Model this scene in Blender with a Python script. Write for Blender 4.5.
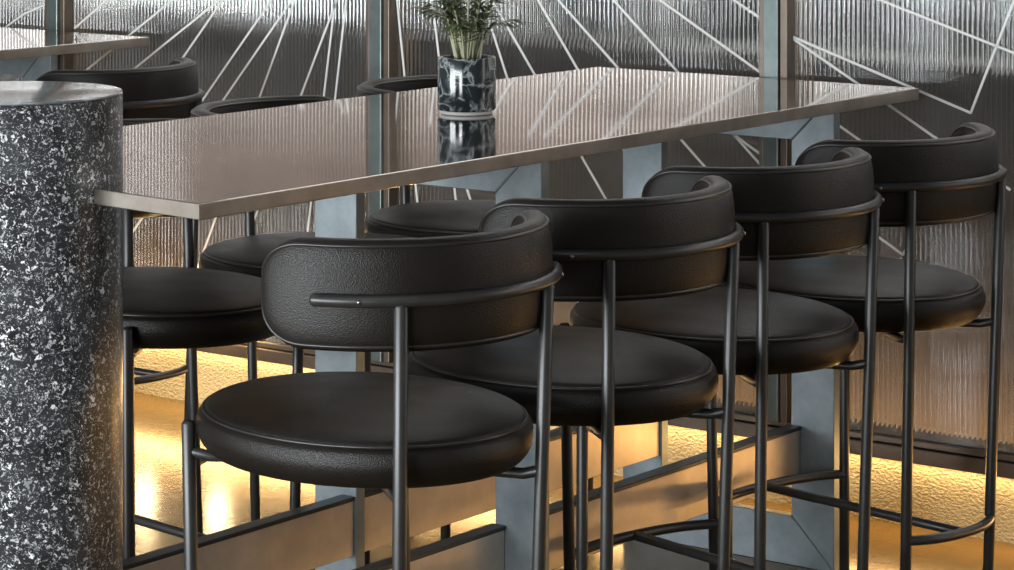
import bpy, bmesh, math, random
from mathutils import Vector, Matrix
random.seed(7)
S = bpy.context.scene
C = S.collection
for o in list(bpy.data.objects): bpy.data.objects.remove(o)
PI = math.pi

# ------------------------------------------------------------------ camera
# x runs along the table towards the glass wall, y runs across it, z is up
F_PX, HORIZON, CAM_H, ANG = 2800.0, -185.0, 1.606, math.radians(37.0)
SA, CA = math.sin(ANG), math.cos(ANG)
cam = bpy.data.cameras.new('camera')
cam.sensor_fit = 'HORIZONTAL'
cam.sensor_width = 36
cam.lens = 36 * F_PX / 1014
cam.shift_y = -(285 - HORIZON) / 1014
cam.clip_end = 200
camo = bpy.data.objects.new('camera', cam)
C.objects.link(camo)
camo.location = (0, 0, CAM_H)
camo.rotation_euler = (PI / 2, 0, -ANG + math.radians(-90) + math.radians(2 * 37.0) + 0)
# forward must be (cos37, sin37): rotation about z from +y
camo.rotation_euler = (PI / 2, 0, math.atan2(SA, CA) - PI / 2)
S.camera = camo

def wall_point(px, py, u):
    """where the ray through a photo pixel meets the plane x = u"""
    X = (px - 507) / F_PX
    Z = u / (SA * X + CA)
    return (u, -CA * X * Z + SA * Z, CAM_H - (py - HORIZON) / F_PX * Z)

# ------------------------------------------------------------------ world, lights, exposure
S.view_settings.view_transform = 'Standard'
S.view_settings.look = 'None'
S.view_settings.gamma = 1
S.view_settings.use_curve_mapping = False
S.view_settings.exposure = 0.0
w = bpy.data.worlds.new('world')
S.world = w
w.use_nodes = True
nt = w.node_tree
nt.nodes['Background'].inputs[0].default_value = (0.95, 0.90, 0.87, 1)
nt.nodes['Background'].inputs[1].default_value = 2.9

def area(name, loc, rot, sx, sy, energy, col, spread=None):
    l = bpy.data.lights.new(name, 'AREA')
    l.shape = 'RECTANGLE'
    l.size, l.size_y = sx, sy
    l.energy, l.color = energy, col
    if spread: l.spread = spread
    o = bpy.data.objects.new(name, l)
    C.objects.link(o)
    o.location, o.rotation_euler = loc, rot
    return o
COOL, WARM = (0.90, 0.96, 1.0), (1.0, 0.54, 0.18)
area('ceiling_light', (1.2, 1.6, 2.95), (0, 0, 0), 3.0, 1.2, 10, COOL)  # added soft fill from above, this one and the next; no lamp fitting
area('ceiling_light', (3.6, 4.6, 2.95), (0, 0, 0), 2.4, 1.0, 10, COOL)
area('window_light', (-1.9, 4.2, 1.15), (0, math.radians(-90), 0), 1.3, 6.0, 660, COOL)  # added cool fill before the back wall, which has no window
# warm strip under the ledge of the glass wall: one face washes the wall below, one the floor
area('ledge_strip', (5.582, 3.9, 0.148), (0, math.radians(12), 0), 0.02, 8.0, 9.5, (1.0, 0.70, 0.36))
area('ledge_strip', (5.556, 3.9, 0.135), (0, math.radians(65), 0), 0.02, 8.0, 21, WARM)
# added strip outside the glass, gives its lower ribs a warm glow
area('ledge_strip', (5.86, 3.9, 0.02), (0, math.radians(-112), 0), 0.02, 9.0, 42, (1.0, 0.50, 0.17))
for vy in (5.382, 5.111):
    l = bpy.data.lights.new('ledge_spot', 'POINT')
    l.energy, l.color, l.shadow_soft_size = 2.2, (1.0, 0.72, 0.36), 0.03
    o = bpy.data.objects.new('ledge_spot', l)
    C.objects.link(o)
    o.location = (5.50, vy, 0.265)

# ------------------------------------------------------------------ materials
def mat(name, base=(0.5, 0.5, 0.5), rough=0.5, metal=0.0, spec=0.5):
    m = bpy.data.materials.new(name)
    m.use_nodes = True
    b = m.node_tree.nodes['Principled BSDF']
    b.inputs['Base Color'].default_value = (*base, 1)
    b.inputs['Roughness'].default_value = rough
    b.inputs['Metallic'].default_value = metal
    b.inputs['Specular IOR Level'].default_value = spec
    return m, m.node_tree, b

def N(nt, t, **kw):
    n = nt.nodes.new(t)
    for k, v in kw.items(): setattr(n, k, v)
    return n

def coords(nt, scale=(1, 1, 1), kind='Object'):
    tc = N(nt, 'ShaderNodeTexCoord')
    mp = N(nt, 'ShaderNodeMapping')
    mp.inputs['Scale'].default_value = scale
    nt.links.new(tc.outputs[kind], mp.inputs['Vector'])
    return mp.outputs['Vector']

def noise(nt, vec, scale, detail=3, rough=0.55):
    n = N(nt, 'ShaderNodeTexNoise')
    n.inputs['Scale'].default_value = scale
    n.inputs['Detail'].default_value = detail
    n.inputs['Roughness'].default_value = rough
    nt.links.new(vec, n.inputs['Vector'])
    return n

def ramp(nt, fac, stops):
    r = N(nt, 'ShaderNodeValToRGB')
    e = r.color_ramp.elements
    while len(e) < len(stops): e.new(0.5)
    for el, (p, c) in zip(e, stops):
        el.position = p
        el.color = (*c, 1) if len(c) == 3 else c
    nt.links.new(fac, r.inputs['Fac'])
    return r.outputs['Color']

def bump(nt, b, height, strength, dist):
    bp = N(nt, 'ShaderNodeBump')
    bp.inputs['Strength'].default_value = strength
    bp.inputs['Distance'].default_value = dist
    nt.links.new(height, bp.inputs['Height'])
    nt.links.new(bp.outputs['Normal'], b.inputs['Normal'])

def m_leather():
    m, nt, b = mat('black_leather', (0.0085, 0.0064, 0.005), 0.38, 0.0, 0.27)
    v = coords(nt)
    vo = N(nt, 'ShaderNodeTexVoronoi')
    vo.inputs['Scale'].default_value = 520
    nt.links.new(v, vo.inputs['Vector'])
    n = noise(nt, v, 9, 2)
    bump(nt, b, vo.outputs['Distance'], 0.5, 0.0011)
    nt.links.new(ramp(nt, n.outputs['Fac'], [(0.3, (0.32,) * 3), (0.7, (0.42,) * 3)]), b.inputs['Roughness'])
    return m

def m_steel_top():
    m, nt, b = mat('brushed_steel', (0.66, 0.60, 0.57), 0.16, 1.0)
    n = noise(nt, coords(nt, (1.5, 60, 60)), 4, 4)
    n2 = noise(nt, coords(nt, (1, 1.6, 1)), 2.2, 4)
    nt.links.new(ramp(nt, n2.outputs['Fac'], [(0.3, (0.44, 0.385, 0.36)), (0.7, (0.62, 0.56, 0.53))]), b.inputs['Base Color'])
    nt.links.new(ramp(nt, n.outputs['Fac'], [(0.3, (0.035,) * 3), (0.7, (0.075,) * 3)]), b.inputs['Roughness'])
    return m

def m_raw_steel(name, lo, hi, rough=0.45, metal=0.85):
    m, nt, b = mat(name, lo, rough, metal)
    v = coords(nt)
    n = noise(nt, v, 7, 6, 0.65)
    nt.links.new(ramp(nt, n.outputs['Fac'], [(0.3, lo), (0.72, hi)]), b.inputs['Base Color'])
    n2 = noise(nt, v, 160, 2)
    bump(nt, b, n2.outputs['Fac'], 0.08, 0.001)
    return m

def m_terrazzo():
    m, nt, b = mat('terrazzo', (0.02, 0.02, 0.02), 0.28)
    v = coords(nt)
    dn = noise(nt, v, 70, 3)
    mx = N(nt, 'ShaderNodeMix', data_type='RGBA', blend_type='ADD')
    mx.inputs['Factor'].default_value = 0.035
    nt.links.new(v, mx.inputs['A']); nt.links.new(dn.outputs['Color'], mx.inputs['B'])
    vec = mx.outputs['Result']
    bn = noise(nt, v, 18, 4)
    col = ramp(nt, bn.outputs['Fac'], [(0.3, (0.008, 0.008, 0.009)), (0.7, (0.05, 0.053, 0.058))])
    for scale, pick, size, tone in ((210, 0.20, 0.36, 0.55), (120, 0.28, 0.36, 0.80), (70, 0.45, 0.31, 0.92), (36, 0.78, 0.25, 0.92)):
        vo = N(nt, 'ShaderNodeTexVoronoi', distance='MINKOWSKI')
        vo.inputs['Exponent'].default_value = 0.8 if scale != 34 else 1.3
        vo.inputs['Scale'].default_value = scale
        nt.links.new(vec, vo.inputs['Vector'])
        lt = N(nt, 'ShaderNodeMath', operation='LESS_THAN')
        nt.links.new(vo.outputs['Distance'], lt.inputs[0]); lt.inputs[1].default_value = size * (1.5 if scale != 34 else 1.0)
        sp = N(nt, 'ShaderNodeSeparateColor')
        nt.links.new(vo.outputs['Color'], sp.inputs['Color'])
        gt = N(nt, 'ShaderNodeMath', operation='GREATER_THAN')
        nt.links.new(sp.outputs['Red'], gt.inputs[0]); gt.inputs[1].default_value = pick
        mu = N(nt, 'ShaderNodeMath', operation='MULTIPLY')
        nt.links.new(lt.outputs[0], mu.inputs[0]); nt.links.new(gt.outputs[0], mu.inputs[1])
        tint = ramp(nt, sp.outputs['Green'], [(0.0, (tone * 0.25, tone * 0.26, tone * 0.28)), (0.55, (tone * 0.75, tone * 0.77, tone * 0.8)), (1.0, (tone, tone, tone))])
        mm = N(nt, 'ShaderNodeMix', data_type='RGBA')
        nt.links.new(mu.outputs[0], mm.inputs['Factor']); nt.links.new(col, mm.inputs['A']); nt.links.new(tint, mm.inputs['B'])
        col = mm.outputs['Result']
    nt.links.new(col, b.inputs['Base Color'])
    return m

def m_glass():
    m, nt, b = mat('ribbed_glass', (0.86, 0.90, 0.90), 0.10)
    b.inputs['Transmission Weight'].default_value = 1.0
    b.inputs['IOR'].default_value = 1.48
    n = noise(nt, coords(nt, (1, 6, 1)), 3, 3)
    nt.links.new(ramp(nt, n.outputs['Fac'], [(0.3, (0.03,) * 3), (0.7, (0.08,) * 3)]), b.inputs['Roughness'])
    return m

def m_stucco():
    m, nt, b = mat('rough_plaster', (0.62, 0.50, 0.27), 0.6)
    v = coords(nt, (1, 1, 1.5))
    n = noise(nt, v, 105, 3, 0.5)
    bump(nt, b, n.outputs['Fac'], 0.9, 0.012)
    return m

def m_floor():
    m, nt, b = mat('resin_floor', (0.42, 0.35, 0.26), 0.3, 0.0, 0.16)
    v = coords(nt)
    n = noise(nt, v, 3.5, 6, 0.6)
    nt.links.new(ramp(nt, n.outputs['Fac'], [(0.3, (0.120, 0.078, 0.026)), (0.7, (0.18, 0.12, 0.045))]), b.inputs['Base Color'])
    n2 = noise(nt, v, 60, 4)
    nt.links.new(ramp(nt, n2.outputs['Fac'], [(0.3, (0.15,) * 3), (0.7, (0.21,) * 3)]), b.inputs['Roughness'])
    bump(nt, b, n2.outputs['Fac'], 0.12, 0.004)
    return m

def m_marble():
    m, nt, b = mat('dark_marble', (0.02, 0.025, 0.03), 0.12)
    v = coords(nt)
    dn = noise(nt, v, 22, 3, 0.5)
    dn.inputs['Distortion'].default_value = 1.2
    col = ramp(nt, dn.outputs['Fac'], [(0.0, (0.012, 0.017, 0.020)), (0.43, (0.014, 0.020, 0.024)), (0.475, (0.10, 0.12, 0.125)), (0.50, (0.33, 0.35, 0.35)), (0.53, (0.07, 0.085, 0.09)), (0.57, (0.012, 0.017, 0.020))])
    nt.links.new(col, b.inputs['Base Color'])
    return m

def m_plain(name, base, rough, metal=0.0, var=0.25, scale=12):
    m, nt, b = mat(name, base, rough, metal)
    n = noise(nt, coords(nt), scale, 4)
    nt.links.new(ramp(nt, n.outputs['Fac'], [(0.3, tuple(c * (1 - var) for c in base)), (0.7, tuple(min(1, c * (1 + var)) for c in base))]), b.inputs['Base Color'])
    return m

LEATHER = m_leather()
PIPING = m_plain('leather_piping', (0.016, 0.014, 0.013), 0.35)
BLACK = m_plain('black_powder_coat', (0.02, 0.019, 0.018), 0.36, 0.0, 0.2, 40)
SCREW = m_plain('steel_screw', (0.30, 0.30, 0.30), 0.3, 1.0)
STEEL = m_steel_top()
FRAME = m_raw_steel('blue_grey_steel', (0.155, 0.185, 0.20), (0.31, 0.35, 0.37), 0.42, 0.6)
RAILM = m_raw_steel('plain_steel', (0.50, 0.43, 0.36), (0.72, 0.64, 0.55), 0.40, 0.6)
EDGE = m_raw_steel('steel_edge', (0.27, 0.235, 0.20), (0.46, 0.41, 0.36), 0.36, 1.0)
MULL = m_raw_steel('teal_grey_steel', (0.085, 0.104, 0.102), (0.17, 0.20, 0.195), 0.4, 0.7)
BROWN = m_raw_steel('bronze_steel', (0.10, 0.078, 0.062), (0.18, 0.14, 0.11), 0.4, 0.7)
TERRAZZO = m_terrazzo()
CAPM = m_plain('polished_terrazzo_top', (0.34, 0.365, 0.38), 0.12, 0.6, 0.3, 60)
GLASS = m_glass()
WHITE = m_plain('white_line', (0.74, 0.74, 0.72), 0.6, 0, 0.03)
STUCCO = m_stucco()
FLOORM = m_floor()
MARBLE = m_marble()
SOIL = m_plain('potting_soil', (0.03, 0.022, 0.015), 0.9, 0, 0.5, 90)
PALE = m_plain('pale_ceramic', (0.62, 0.61, 0.58), 0.35, 0, 0.1)
LEAF = m_plain('palm_leaf', (0.085, 0.115, 0.045), 0.42, 0, 0.5, 14)
STEM = m_plain('palm_stem', (0.38, 0.38, 0.24), 0.5, 0, 0.25, 30)
PAINT = m_plain('grey_paint', (0.34, 0.34, 0.34), 0.8, 0, 0.05)
CEIL = m_plain('dark_ceiling', (0.16, 0.16, 0.17), 0.8, 0, 0.05)
OUTGROUND = m_plain('outside_paving', (0.22, 0.235, 0.24), 0.8, 0, 0.3, 0.7)
OUTWALL = m_plain('dark_outside_wall', (0.040, 0.038, 0.037), 0.7, 0, 0.85, 1.6)
OUTMID = m_plain('mid_grey_outside_wall', (0.34, 0.36, 0.36), 0.7, 0, 0.92, 0.55)
def m_striped_backdrop():
    m, nt, b = mat('outside_facade', (0.5, 0.5, 0.5), 0.8)
    n = noise(nt, coords(nt, (1, 1.0, 0.10)), 0.42, 2)
    nt.links.new(ramp(nt, n.outputs['Fac'], [(0.36, (0.08, 0.072, 0.068)), (0.43, (0.42, 0.39, 0.37)), (0.52, (0.86, 0.82, 0.80))]), b.inputs['Base Color'])
    return m
OUTSTRIPED = m_striped_backdrop()
OUTBROWN = m_plain('outside_brown_brick', (0.125, 0.092, 0.077), 0.8, 0, 0.85, 0.5)
OUTPALE = m_plain('pale_outside_pillar', (0.66, 0.68, 0.66), 0.7, 0, 0.1, 2)

# ------------------------------------------------------------------ helpers
def link(name, bm, m, parent=None, smooth=True):
    me = bpy.data.meshes.new(name)
    bmesh.ops.recalc_face_normals(bm, faces=bm.faces)
    bm.to_mesh(me); bm.free()
    me.materials.append(m)
    for p in me.polygons: p.use_smooth = smooth
    o = bpy.data.objects.new(name, me)
    C.objects.link(o)
    if parent: o.parent = parent
    return o

def thing(name, label, cat, loc=(0, 0, 0), rz=0, group=None):
    o = bpy.data.objects.new(name, None)
    C.objects.link(o)
    o.empty_display_size = 0.1
    o.location, o.rotation_euler = loc, (0, 0, rz)
    o['label'], o['category'] = label, cat
    if group: o['group'] = group
    return o

def structure(o):
    o['kind'] = 'structure'
    return o

def box_bm(x0, x1, y0, y1, z0, z1, bev=0.0, bm=None):
    bm2 = bmesh.new()
    bmesh.ops.create_cube(bm2, size=1)
    for v in bm2.verts:
        v.co = Vector(((x0 + x1) / 2 + v.co.x * (x1 - x0), (y0 + y1) / 2 + v.co.y * (y1 - y0), (z0 + z1) / 2 + v.co.z * (z1 - z0)))
    if bev: bmesh.ops.bevel(bm2, geom=bm2.edges[:], offset=bev, segments=2, affect='EDGES', profile=0.5)
    if bm is None: return bm2
    me = bpy.data.meshes.new('tmp'); bm2.to_mesh(me); bm2.free(); bm.from_mesh(me); bpy.data.meshes.remove(me)
    return bm

def tube(pts, r, n=12, closed=False, bm=None, cap=True, radii=None):
    """sweep a round section along points; rounded ends"""
    bm = bm or bmesh.new()
    P = [Vector(p) for p in pts]
    rad = list(radii) if radii else [r] * len(P)
    if not closed and cap:
        d0 = (P[0] - P[1]).normalized(); d1 = (P[-1] - P[-2]).normalized()
        P = [P[0] + d0 * rad[0] * 0.45] + P + [P[-1] + d1 * rad[-1] * 0.45]
        rad = [rad[0] * 0.72] + rad + [rad[-1] * 0.72]
    m = len(P)
    rings = []
    up = None
    for i in range(m):
        if closed: t = (P[(i + 1) % m] - P[i - 1])
        else: t = P[min(i + 1, m - 1)] - P[max(i - 1, 0)]
        t.normalize()
        if up is None:
            a = Vector((0, 0, 1)) if abs(t.z) < 0.9 else Vector((1, 0, 0))
            up = (a - t * a.dot(t)).normalized()
        else:
            up = (up - t * up.dot(t)).normalized()
        s = t.cross(up)
        rings.append([bm.verts.new(P[i] + (up * math.cos(2 * PI * k / n) + s * math.sin(2 * PI * k / n)) * rad[i]) for k in range(n)])
    for i in range(m if closed else m - 1):
        A, B = rings[i], rings[(i + 1) % m]
        for k in range(n):
            bm.faces.new((A[k], A[(k + 1) % n], B[(k + 1) % n], B[k]))
    if not closed:
        bm.faces.new(rings[0]); bm.faces.new(rings[-1][::-1])
    return bm

def catmull(pts, n=6, closed=False):
    P = [Vector(p) for p in pts]
    out = []
    m = len(P)
    for i in range(m if closed else m - 1):
        if closed: a, b, c, d = P[i - 1], P[i], P[(i + 1) % m], P[(i + 2) % m]
        else: a, b, c, d = P[max(i - 1, 0)], P[i], P[i + 1], P[min(i + 2, m - 1)]
        for k in range(n):
            t = k / n
            out.append(0.5 * ((2 * b) + (c - a) * t + (2 * a - 5 * b + 4 * c - d) * t * t + (3 * b - a - 3 * c + d) * t ** 3))
    if not closed: out.append(P[-1])
    return out

def lathe(profile, n=64, ax=1.0, ay=1.0, bm=None):
    """profile of (r, z); r = 0 makes a pole; ax, ay stretch it into an oval"""
    bm = bm or bmesh.new()
    rings = []
    for r, z in profile:
        if r < 1e-6: rings.append([bm.verts.new((0, 0, z))])
        else: rings.append([bm.verts.new((r * ax * math.cos(2 * PI * k / n), r * ay * math.sin(2 * PI * k / n), z)) for k in range(n)])
    for A, B in zip(rings, rings[1:]):
        for k in range(n):
            k2 = (k + 1) % n
            if len(A) == 1 and len(B) == 1: continue
            if len(A) == 1: bm.faces.new((A[0], B[k], B[k2]))
            elif len(B) == 1: bm.faces.new((A[k], A[k2], B[0]))
            else: bm.faces.new((A[k], A[k2], B[k2], B[k]))
    return bm

def copy_tree(o, parent=None):
    c = o.copy()
    C.objects.link(c)
    if parent: c.parent = parent
    for ch in list(o.children): copy_tree(ch, c)
    return c

# ------------------------------------------------------------------ setting
WALL_U = 5.575      # front of the ribbed glass
structure(link('floor', box_bm(-2.0, 5.62, -1.5, 8.5, -0.06, 0.0), FLOORM, None, False))
structure(link('ceiling', box_bm(-2.0, 5.62, -1.5, 8.5, 3.0, 3.06), CEIL, None, False))
structure(link('wall_back', box_bm(-2.08, -2.0, -1.5, 8.5, -0.06, 3.06), PAINT, None, False))
structure(link('wall_right', box_bm(-2.0, 5.62, -1.58, -1.5, -0.06, 3.06), PAINT, None, False))
structure(link('wall_left', box_bm(-2.0, 5.62, 8.5, 8.58, -0.06, 3.06), PAINT, None, False))
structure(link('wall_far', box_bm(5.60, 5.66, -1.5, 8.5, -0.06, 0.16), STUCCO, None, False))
LZ0, LZ1 = 0.153, 0.203
bm = box_bm(5.555, 5.665, -1.5, 8.5, LZ0, LZ1 - 0.016, 0.003)
box_bm(5.562, 5.665, -1.5, 8.5, LZ1 - 0.014, LZ1, 0.002, bm)
structure(link('trim_1', bm, BROWN, None, False))
structure(link('trim_2', box_bm(5.53, 5.66, -1.5, 8.5, 2.9, 3.0, 0.003), BROWN, None, False))
MV = [6.97, 5.78, 4.597, 3.410, 2.220, 1.030]
for i, mv in enumerate(MV):
    t = structure(link('trim_%d' % (i + 3), box_bm(5.537, 5.63, mv - 0.020, mv + 0.022, LZ1 - 0.001, 2.9, 0.003), MULL, None, False))
    structure(link('frame_strip', box_bm(5.545, 5.63, mv - 0.040, mv - 0.0205, LZ1 - 0.001, 2.9, 0.002), BROWN, t, False))
    structure(link('frame_strip', box_bm(5.541, 5.63, mv + 0.0225, mv + 0.034, LZ1 - 0.001, 2.9, 0.002), BROWN, t, False))

def ribbed_pane(v0, v1, z0, z1, period=0.0125, amp=0.0027):
    bm = bmesh.new()
    k = 10
    n = int((v1 - v0) / period) * k
    fr, bk = [], []
    for i in range(n + 1):
        y = v0 + (v1 - v0) * i / n
        ph = (i % k) / k
        x = WALL_U + amp * (1 - abs(math.sin(PI * i / k)))
        fr.append((bm.verts.new((x, y, z0)), bm.verts.new((x, y, z1))))
        bk.append((bm.verts.new((WALL_U + 0.012, y, z0)), bm.verts.new((WALL_U + 0.012, y, z1))))
    for i in range(n):
        bm.faces.new((fr[i][0], fr[i + 1][0], fr[i + 1][1], fr[i][1]))
        bm.faces.new((bk[i][0], bk[i][1], bk[i + 1][1], bk[i + 1][0]))
        bm.faces.new((fr[i][0], bk[i][0], bk[i + 1][0], fr[i + 1][0]))
        bm.faces.new((fr[i][1], fr[i + 1][1], bk[i + 1][1], bk[i][1]))
    bm.faces.new((fr[0][0], fr[0][1], bk[0][1], bk[0][0]))
    bm.faces.new((fr[n][0], bk[n][0], bk[n][1], fr[n][1]))
    return bm

# white line drawing on the glass, as photo segments projected onto the pane
SEGS = {
    1: [((-12, 40), (22, 15)), ((22, 15), (55, 0))],
    2: [((74, 28.5), (125, -16)), ((60, 92), (91, 66)), ((91, 66), (192, -16)), ((120, 80), (240, -17)), ((170, 76), (234, -17)),
        ((110, 234), (283, -17)), ((100, 279), (304, -18)), ((190, 288), (301, -18)), ((235, 270), (343, -17)), ((304, 260), (336, -8)), ((312, 300), (348, -17))],
    3: [((395, -17), (424, 270)), ((430, -17), (465, 280)), ((440, 110), (485, 244)), ((477, -17), (586, 328)), ((482, -17), (625, 233)),
        ((528, -17), (660, 214)), ((543, -17), (725, 190)), ((598, -17), (760, 164.5)), ((636, -17), (760, 72.5)), ((708, -17), (760, 18)), ((720, 125), (760, 154))],
    4: [((786, 34), (970.5, 113)), ((970.5, 113), (1021, -18)), ((837, -17), (996, 46)), ((786, 34), (934, 137)), ((787, 89), (903, 171)),
        ((820, 195), (903, 255)), ((903, 255), (925, 203)), ((996, 46), (1024, 57)), ((934, 137), (1010, 190))],
}
def lines_bm(segs):
    bm = bmesh.new()
    for a, b in segs:
        A = Vector(wall_point(*a, WALL_U - 0.003)); B = Vector(wall_point(*b, WALL_U - 0.003))
        d = (B - A).normalized()
        s = Vector((1, 0, 0)).cross(d) * 0.0026
        t = Vector((0.0024, 0, 0))
        vs = [bm.verts.new(p) for p in (A + s, A - s, B - s, B + s, A + s + t, A - s + t, B - s + t, B + s + t)]
        for f in ((0, 1, 2, 3), (7, 6, 5, 4), (0, 4, 5, 1), (1, 5, 6, 2), (2, 6, 7, 3), (3, 7, 4, 0)):
            bm.faces.new([vs[i] for i in f])
    return bm
for i in range(5):
    e = bpy.data.objects.new('window_%d' % (i + 1), None)
    C.objects.link(e)
    structure(e)
    structure(link('ribbed_pane', ribbed_pane(MV[i + 1] + 0.037, MV[i] - 0.041, LZ1, 2.9), GLASS, e, False))
    if i + 1 in SEGS:
        structure(link('white_line_drawing', lines_bm(SEGS[i + 1]), WHITE, e, False))

# outside, seen blurred through the ribs
structure(link('ground_outside', box_bm(5.70, 45, -12, 45, -0.14, -0.08), OUTGROUND, None, False))
structure(link('wall_outside', box_bm(6.05, 6.25, -2, 9, -0.08, 0.99), OUTWALL, None, False))
structure(link('wall_distant', box_bm(9.5, 9.9, -6, 24, -0.08, 1.35), OUTMID, None, False))  # added low backdrop, keeps bright sky out of the direct view through the glass
structure(link('building_outside', box_bm(17, 17.5, -8, 45, -0.08, 2.75), OUTSTRIPED, None, False))  # added backdrop, its light and dark stripes are meant for the tabletop's reflection
structure(link('building_outside', box_bm(16.9, 17.6, -8, 45, 2.751, 8.0), OUTBROWN, None, False))  # added dark upper part, darkens the reflection at the table's near end
for x, y, wd, h, m in ((7.0, 5.3, 0.9, 1.12, OUTWALL), (7.1, 4.2, 0.25, 1.3, OUTWALL), (7.4, 6.9, 0.2, 1.2, OUTWALL), (7.2, 8.4, 0.35, 1.2, OUTWALL),
                       (6.9, 3.2, 0.16, 1.3, OUTWALL), (7.3, 2.4, 0.3, 1.1, OUTWALL), (8.0, 3.9, 0.5, 1.4, OUTPALE), (8.2, 7.6, 0.9, 1.3, OUTPALE), (7.8, 2.9, 0.25, 1.4, OUTPALE), (8.0, 1.6, 0.5, 1.3, OUTPALE)):
    structure(link('pillar_outside', box_bm(x, x + 0.25, y - wd / 2, y + wd / 2, -0.08, h), m, None, False))  # added blocks, they give the ribs bright and dark streaks

# ------------------------------------------------------------------ bar tables
T_TOP, T_TH = 1.0, 0.026
V0, V1, TU0, TU1 = 3.01, 3.88, 3.197, 5.514
COL_U, COL_V, COL_R, COL_H = 3.216, 3.457, 0.186, 1.147

def make_table(name, label, dv, notch):
    t = thing(name, label, 'table', (4.6, 3.445 + dv, 0))
    off = Vector((-4.6, -3.445, 0))
    def part(pn, bm, m, par=None, smooth=False):
        for v in bm.verts: v.co += off
        o = link(pn, bm, m, par or t, smooth)
        return o
    # top: slab whose near end is cut around the round column
    out = [(TU0, V0), (TU1, V0), (TU1, V1), (TU0 + 0.03, V1)]
    if notch:
        R = COL_R + 0.0015
        uend = TU0 + 0.028
        ang = math.acos((uend - COL_U) / R)
        for k in range(33):
            a = ang - 2 * ang * k / 32
            out.append((COL_U + R * math.cos(a), COL_V + R * math.sin(a)))
    bm = bmesh.new()
    vs = [bm.verts.new((x, y, T_TOP - T_TH)) for x, y in out]
    f = bm.faces.new(vs)
    ext = bmesh.ops.extrude_face_region(bm, geom=[f])
    for v in ext['geom']:
        if isinstance(v, bmesh.types.BMVert): v.co.z = T_TOP
    es = [e for e in bm.edges if abs(e.calc_length()) > 0.05]
    bmesh.ops.bevel(bm, geom=es, offset=0.0016, segments=2, affect='EDGES', profile=0.5)
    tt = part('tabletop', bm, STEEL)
    tt.data.materials.append(EDGE)
    for q in tt.data.polygons:
        if abs(q.normal.z) < 0.5: q.material_index = 1
    zt = T_TOP - T_TH
    B, TH, W, BT = 0.105, 0.026, 0.544, 0.063
    y0 = V0 + 0.007
    for u in (4.107, 5.155):
        tr = bpy.data.objects.new('trestle_frame', None)
        C.objects.link(tr); tr.parent = t
        def mitre(pn, quad):
            bm = bmesh.new()
            a = [bm.verts.new((u, y0 + y, z)) for y, z in quad]
            b = [bm.verts.new((u + TH, y0 + y, z)) for y, z in quad]
            bm.faces.new(a); bm.faces.new(b[::-1])
            nq = len(quad)
            for k in range(nq): bm.faces.new((a[k], a[(k + 1) % nq], b[(k + 1) % nq], b[k]))
            bmesh.ops.bevel(bm, geom=bm.edges[:], offset=0.0012, segments=1, affect='EDGES')
            part(pn, bm, FRAME, tr)
        mitre('leg', [(0, 0), (B, B), (B, zt - BT), (B - BT, zt), (0, zt)])
        mitre('leg', [(W, 0), (W, zt), (W - B + BT, zt), (W - B, zt - BT), (W - B, B)])
        mitre('crossbar', [(B - BT, zt), (B, zt - BT), (W - B, zt - BT), (W - B + BT, zt)])
        mitre('crossbar', [(0, 0), (W, 0), (W - B, B), (B, B)])
        # weld beads at the inner corners
        for yy, zz in ((B, zt - BT), (W - B, zt - BT), (B, B), (W - B, B)):
            dy = 0.055 if yy > W / 2 else -0.055
            dz = 0.055 if zz > 0.5 else -0.095
            if zz < 0.5: dy *= 1.73
            pts = [(u - 0.0005, y0 + yy + dy * k / 6, zz + dz * k / 6) for k in range(7)]
            part('weld_bead', tube(pts, 0.0026, 6), FRAME, tr, True)
    ulow = 3.42 if notch else 3.3
    for yb, ua, ub in ((y0 + 0.083, 3.3, 4.106), (y0 + 0.083, 4.134, 5.154), (y0 + 0.445, ulow, 4.106), (y0 + 0.445, 4.134, 5.154)):
        bm = box_bm(ua, ub, yb, yb + 0.026, 0.187, 0.292, 0.0015)
        r = part('foot_rail', bm, RAILM)
        bm = box_bm(ua, ub, yb - 0.004, yb + 0.030, 0.2925, 0.301, 0.002)
        for v in bm.verts: v.co += off
        link('rail_cap', bm, BLACK, r, False)
    return t
make_table('bar_table', 'long steel-topped bar table on blue-grey frames, marble planter standing on it', 0, True)
make_table('bar_table', 'second steel bar table beyond the terrazzo column, only its end in view', 2.37, False)

# ------------------------------------------------------------------ terrazzo column
c = thing('terrazzo_column', 'round black and white terrazzo column at the end of the bar table', 'column', (COL_U, COL_V, 0))
link('shaft', lathe([(0, 0), (COL_R, 0), (COL_R, COL_H - 0.006), (COL_R - 0.002, COL_H - 0.005), (0, COL_H - 0.005)], 128), TERRAZZO, c)
prof = [(0, COL_H - 0.0048), (COL_R - 0.0015, COL_H - 0.0048), (COL_R, COL_H - 0.003), (COL_R - 0.001, COL_H - 0.0005), (COL_R - 0.003, COL_H), (0, COL_H)]
co = link('top_disc', lathe(prof, 128), CAPM, c)
for o in c.children:
    m = o.modifiers.new('edge', 'EDGE_SPLIT'); m.split_angle = math.radians(40)

# ------------------------------------------------------------------ bar stools
K = 1.06
SX, SY, SOFF = 0.244, 0.296, 0.036    # seat half axes, and how far it sits forward of the backrest's centre
LX, LY = 0.209, 0.214                # front legs
BX = 0.139                           # rear legs, half their spacing
Z_BOT, Z_SEAM, Z_TOP = 0.609, 0.676, 0.703
Z_RAIL = 0.899
PAD_H, PAD_T = 0.0825, 0.0225         # half height, half thickness
Z_PAD = 0.903
RING_Z = 0.222

def pad_centre(th):
    """centre line of the backrest, th = 0 at the back"""
    return Vector((0.231 * K * math.sin(th), -0.238 * K * math.cos(th), 0))
def pad_normal(th):
    return Vector((math.sin(th) / 0.231, -math.cos(th) / 0.238, 0)).normalized()

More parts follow.
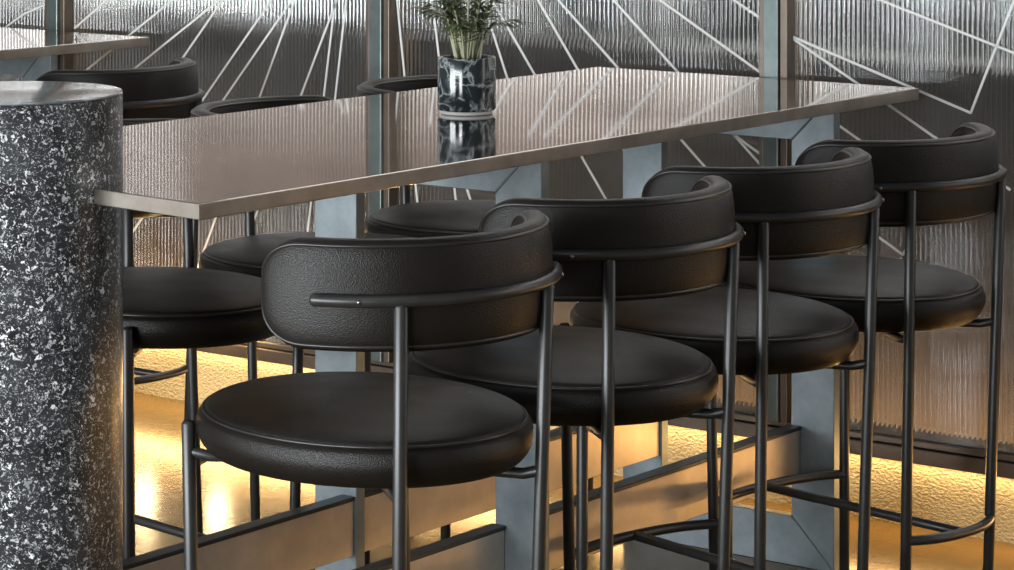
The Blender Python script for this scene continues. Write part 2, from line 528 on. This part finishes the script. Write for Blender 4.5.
def make_stool():
    root = thing('bar_stool', 'x', 'stool')
    # seat cushion
    key = [(0.0, Z_BOT), (0.55, Z_BOT), (0.86, Z_BOT + 0.002), (0.95, Z_BOT + 0.012), (0.997, Z_BOT + 0.036), (0.990, Z_BOT + 0.058), (0.955, Z_SEAM),
           (0.925, Z_SEAM + 0.008), (0.80, Z_SEAM + 0.016), (0.5, Z_TOP - 0.002), (0.0, Z_TOP)]
    prof = [(max(p.x, 0.0), p.z) for p in catmull([(r, 0, z) for r, z in key], 5)]
    prof[0] = (0, prof[0][1]); prof[-1] = (0, prof[-1][1])
    prof = [p for i, p in enumerate(prof) if i in (0, len(prof) - 1) or p[0] > 0.01]
    bm = lathe(prof, 72, SX, SY)
    for v in bm.verts: v.co.y += SOFF
    seat = link('seat', bm, LEATHER, root)
    ring = [(0.957 * SX * math.cos(a), SOFF + 0.957 * SY * math.sin(a), Z_SEAM + 0.0005) for a in [2 * PI * k / 72 for k in range(72)]]
    link('piping', tube(ring, 0.0026, 6, closed=True), PIPING, seat)
    # backrest: a padded band with round ends
    TH0, RE = math.radians(80), 0.078
    Rm = 0.232 * K
    s1 = TH0 * Rm; s0 = s1 - RE
    def shape(s):
        a = abs(s)
        if a <= s0: return PAD_H, PAD_T
        q = min((a - s0) / RE, 1.0)
        return max(PAD_H * math.sqrt(max(0, 1 - q ** 2.2)), 0.001), max(PAD_T * (1 - q ** 5) ** 0.5, 0.001)
    ss = [-s1 * math.sin(PI / 2 * k / 30) for k in range(30, 0, -1)] + [0] + [s1 * math.sin(PI / 2 * k / 30) for k in range(1, 31)]
    bm = bmesh.new()
    rings = []
    M = 28
    for s in ss:
        th = s / Rm
        h, t = shape(s)
        cpos, nrm = pad_centre(th), pad_normal(th)
        rg = []
        for k in range(M):
            a = 2 * PI * k / M
            ca, sa = math.cos(a), math.sin(a)
            e = 2 / 3.6
            x = math.copysign(abs(ca) ** e, ca) * t
            z = math.copysign(abs(sa) ** (2 / 3.6), sa) * h
            x *= 1.0 + 0.10 * (1 - (z / PAD_H) ** 2)
            rg.append(bm.verts.new(cpos + nrm * x + Vector((0, 0, Z_PAD + z))))
        rings.append(rg)
    for A, B in zip(rings, rings[1:]):
        for k in range(M): bm.faces.new((A[k], A[(k + 1) % M], B[(k + 1) % M], B[k]))
    bm.faces.new(rings[0]); bm.faces.new(rings[-1][::-1])
    back = link('backrest', bm, LEATHER, root)
    for side in (-1, 1):
        top, bot = [], []
        for s in ss[1:-1]:
            th = s / Rm
            h, t = shape(s)
            cpos, nrm = pad_centre(th), pad_normal(th)
            p = cpos + nrm * (t * 0.74 * side)
            zz = h * (1 - 0.74 ** 3.6) ** (1 / 3.6)
            top.append(p + Vector((0, 0, Z_PAD + zz))); bot.append(p + Vector((0, 0, Z_PAD - zz)))
        link('piping', tube(top + bot[::-1], 0.0030, 6, closed=True), PIPING, back)
    # back rail
    RT = math.radians(57)
    pts = []
    for k in range(41):
        th = -RT + 2 * RT * k / 40
        pts.append(pad_centre(th) + pad_normal(th) * (PAD_T * 1.1 + 0.0055) + Vector((0, 0, Z_RAIL)))
    rail = link('back_rail', tube(pts, 0.0098, 12), BLACK, root)
    for k in (5, 35):
        th = -RT + 2 * RT * k / 40
        n = pad_normal(th)
        p = pad_centre(th) + n * (PAD_T * 1.1 + 0.0155) + Vector((0, 0, Z_RAIL))
        link('screw', tube([p, p + n * 0.0008], 0.0033, 10), SCREW, rail)
    # legs
    for sx in (-1, 1):
        thb = math.asin(BX / (0.231 * K + PAD_T * 1.1 + 0.0055))
        top = pad_centre(thb) + pad_normal(thb) * (PAD_T * 1.1 + 0.0055)
        foot = Vector((sx * (BX - 0.012), top.y + 0.026, 0.006))
        if sx < 0: back_y = top.y + 0.020
        link('leg', tube([Vector((sx * abs(top.x), top.y, Z_RAIL - 0.008)), foot], 0.0108, 12), BLACK, root)
        link('leg', tube([Vector((sx * LX, LY, Z_BOT + 0.045)), Vector((sx * (LX - 0.010), LY - 0.008, 0.006))], 0.0108, 12), BLACK, root)
    # brackets from the legs to the underside of the seat
    for sx in (-1, 1):
        for sy in (-1, 1):
            x0, yy0 = (sx * (LX - 0.003), LY - 0.003) if sy > 0 else (sx * (BX - 0.004), back_y - 0.012)
            a = Vector((x0, yy0, Z_BOT + 0.002)); d = Vector((-x0, SOFF - yy0, 0)).normalized()
            link('seat_bracket', tube([a, a + d * 0.03 + Vector((0, 0, -0.008)), a + d * 0.10 + Vector((0, 0, -0.009))], 0.0088, 10), BLACK, root)
    # footrest: bowed bar between the front legs, another between the rear legs, one bar joining them
    def foot_x(sy): return LX - 0.007 if sy > 0 else BX - 0.009
    def bow(sy, depth):
        x = foot_x(sy); y = LY - 0.006 if sy > 0 else back_y
        return [Vector((x * q, y + sy * depth * (1 - abs(q) ** 2.6), RING_Z)) for q in [-1 + 2 * k / 24 for k in range(25)]]
    link('footrest_bar', tube(bow(1, 0.046), 0.0098, 12), BLACK, root)
    link('footrest_bar', tube(bow(-1, 0.036), 0.0098, 12), BLACK, root)
    yf = LY - 0.006 + 0.046; yb = back_y - 0.036
    link('footrest_bar', tube([(0, yf - 0.009, RING_Z), (0, 0, RING_Z), (0, yb + 0.009, RING_Z)], 0.0095, 12), BLACK, root)
    return root

R = math.radians
NEAR, FAR, OTHER = 'stools along the near side of the bar table', 'stools along the far side of the bar table', 'stools at the second bar table'
STOOLS = [
    (3.352, 2.778, -13.5, 'nearest and largest black leather bar stool, left end of its back rail and screw showing', NEAR),
    (3.878, 2.779, -13, 'black leather bar stool directly behind the nearest one, second along the table side', NEAR),
    (4.384, 2.797, -14, 'third black leather bar stool along the near table side, last but one from the glass', NEAR),
    (4.888, 2.803, -10, 'farthest stool of the near row, right of all others, beside the glass wall', NEAR),
    (3.950, 3.860, 172, 'stool on the far table side half hidden behind the terrazzo column', FAR),
    (4.515, 3.905, 194, 'far side stool whose seat shows just left of the nearest backrest', FAR),
    (5.115, 3.950, 194, 'far side stool behind the marble planter, brown seat under the tabletop', FAR),
    (5.010, 5.095, 0, 'stool with its back to us above the terrazzo column, beside the second table', OTHER),
    (4.420, 5.115, -4, 'stool at the left edge of the photo, only its backrest top behind the column', OTHER),
]
proto = make_stool()
for i, (x, y, a, lab, grp) in enumerate(STOOLS):
    o = proto if i == 0 else copy_tree(proto)
    o.location = (x, y, 0); o.rotation_euler = (0, 0, R(a))
    o['label'], o['category'], o['group'] = lab, 'stool', grp

# ------------------------------------------------------------------ palm in a marble pot
PX, PY = 4.489, 3.485
p = thing('potted_palm', 'small green palm in a dark veined marble pot on the steel tabletop', 'plant', (PX, PY, T_TOP))
PR, PH = 0.0595, 0.115
prof = [(0, 0.008), (PR - 0.004, 0.008), (PR - 0.0008, 0.010), (PR, 0.014), (PR, PH - 0.003), (PR - 0.001, PH), (PR - 0.006, PH), (PR - 0.007, PH - 0.004), (PR - 0.007, PH - 0.02), (0, PH - 0.02)]
pot = link('pot', lathe(prof, 72), MARBLE, p)
pot.modifiers.new('edge', 'EDGE_SPLIT').split_angle = R(50)
link('saucer', lathe([(0, 0.0006), (PR - 0.008, 0.0006), (PR - 0.006, 0.003), (PR - 0.007, 0.0085), (0, 0.0085)], 64), PALE, p)
bm = bmesh.new()
lathe([(0, PH - 0.004), (PR * 0.5, PH - 0.005), (PR - 0.0085, PH - 0.008), (PR - 0.0085, PH - 0.018)], 48, bm=bm)
for v in bm.verts: v.co.z += random.uniform(-0.002, 0.002)
link('soil', bm, SOIL, p)

def leaflet(bm, base, d, up, L, W):
    d = d.normalized(); s = d.cross(up).normalized(); up = s.cross(d).normalized()
    rows = []
    for k in range(6):
        t = k / 5
        wd = W * (math.sin(PI * min(1, t * 0.92 + 0.08)) ** 0.7) * (1 if k < 5 else 0.05)
        cpt = base + d * L * t - Vector((0, 0, 1)) * L * 0.28 * t * t
        rows.append([bm.verts.new(cpt - s * wd + up * wd * 0.35), bm.verts.new(cpt), bm.verts.new(cpt + s * wd + up * wd * 0.35)])
    for A, B in zip(rows, rows[1:]):
        bm.faces.new((A[0], A[1], B[1], B[0])); bm.faces.new((A[1], A[2], B[2], B[1]))

NF = 30
for f in range(NF):
    az = 2 * PI * f / NF * 3.7 + random.uniform(-0.3, 0.3)
    lean = random.uniform(0.03, 0.45)
    H = random.uniform(0.075, 0.20)
    base = Vector((math.cos(az), math.sin(az), 0)) * random.uniform(0.006, 0.03) + Vector((0, 0, PH - 0.006))
    out = Vector((math.cos(az), math.sin(az), 0))
    pts = catmull([base, base + out * 0.012 + Vector((0, 0, H * 0.45)), base + out * (0.02 + 0.04 * lean) + Vector((0, 0, H * 0.85)),
                   base + out * (0.04 + 0.085 * lean) + Vector((0, 0, H * (1.0 - 0.1 * lean)))], 5)
    st = link('frond_stem', tube(pts, 0.002, 6, radii=[0.0024 - 0.0013 * k / (len(pts) - 1) for k in range(len(pts))]), STEM, p)
    bm = bmesh.new()
    n = len(pts)
    for k in range(5, n):
        d = (pts[min(k + 1, n - 1)] - pts[k - 1]).normalized()
        side = d.cross(Vector((0, 0, 1))).normalized()
        for sg in (-1, 1):
            leaflet(bm, pts[k], d * 0.75 + side * sg * 0.9 + Vector((0, 0, random.uniform(-0.35, 0.2))), Vector((0, 0, 1)), random.uniform(0.030, 0.050), random.uniform(0.0028, 0.0046))
    leaflet(bm, pts[-1], d + Vector((0, 0, -0.1)), Vector((0, 0, 1)), 0.05, 0.005)
    link('leaflets', bm, LEAF, st)
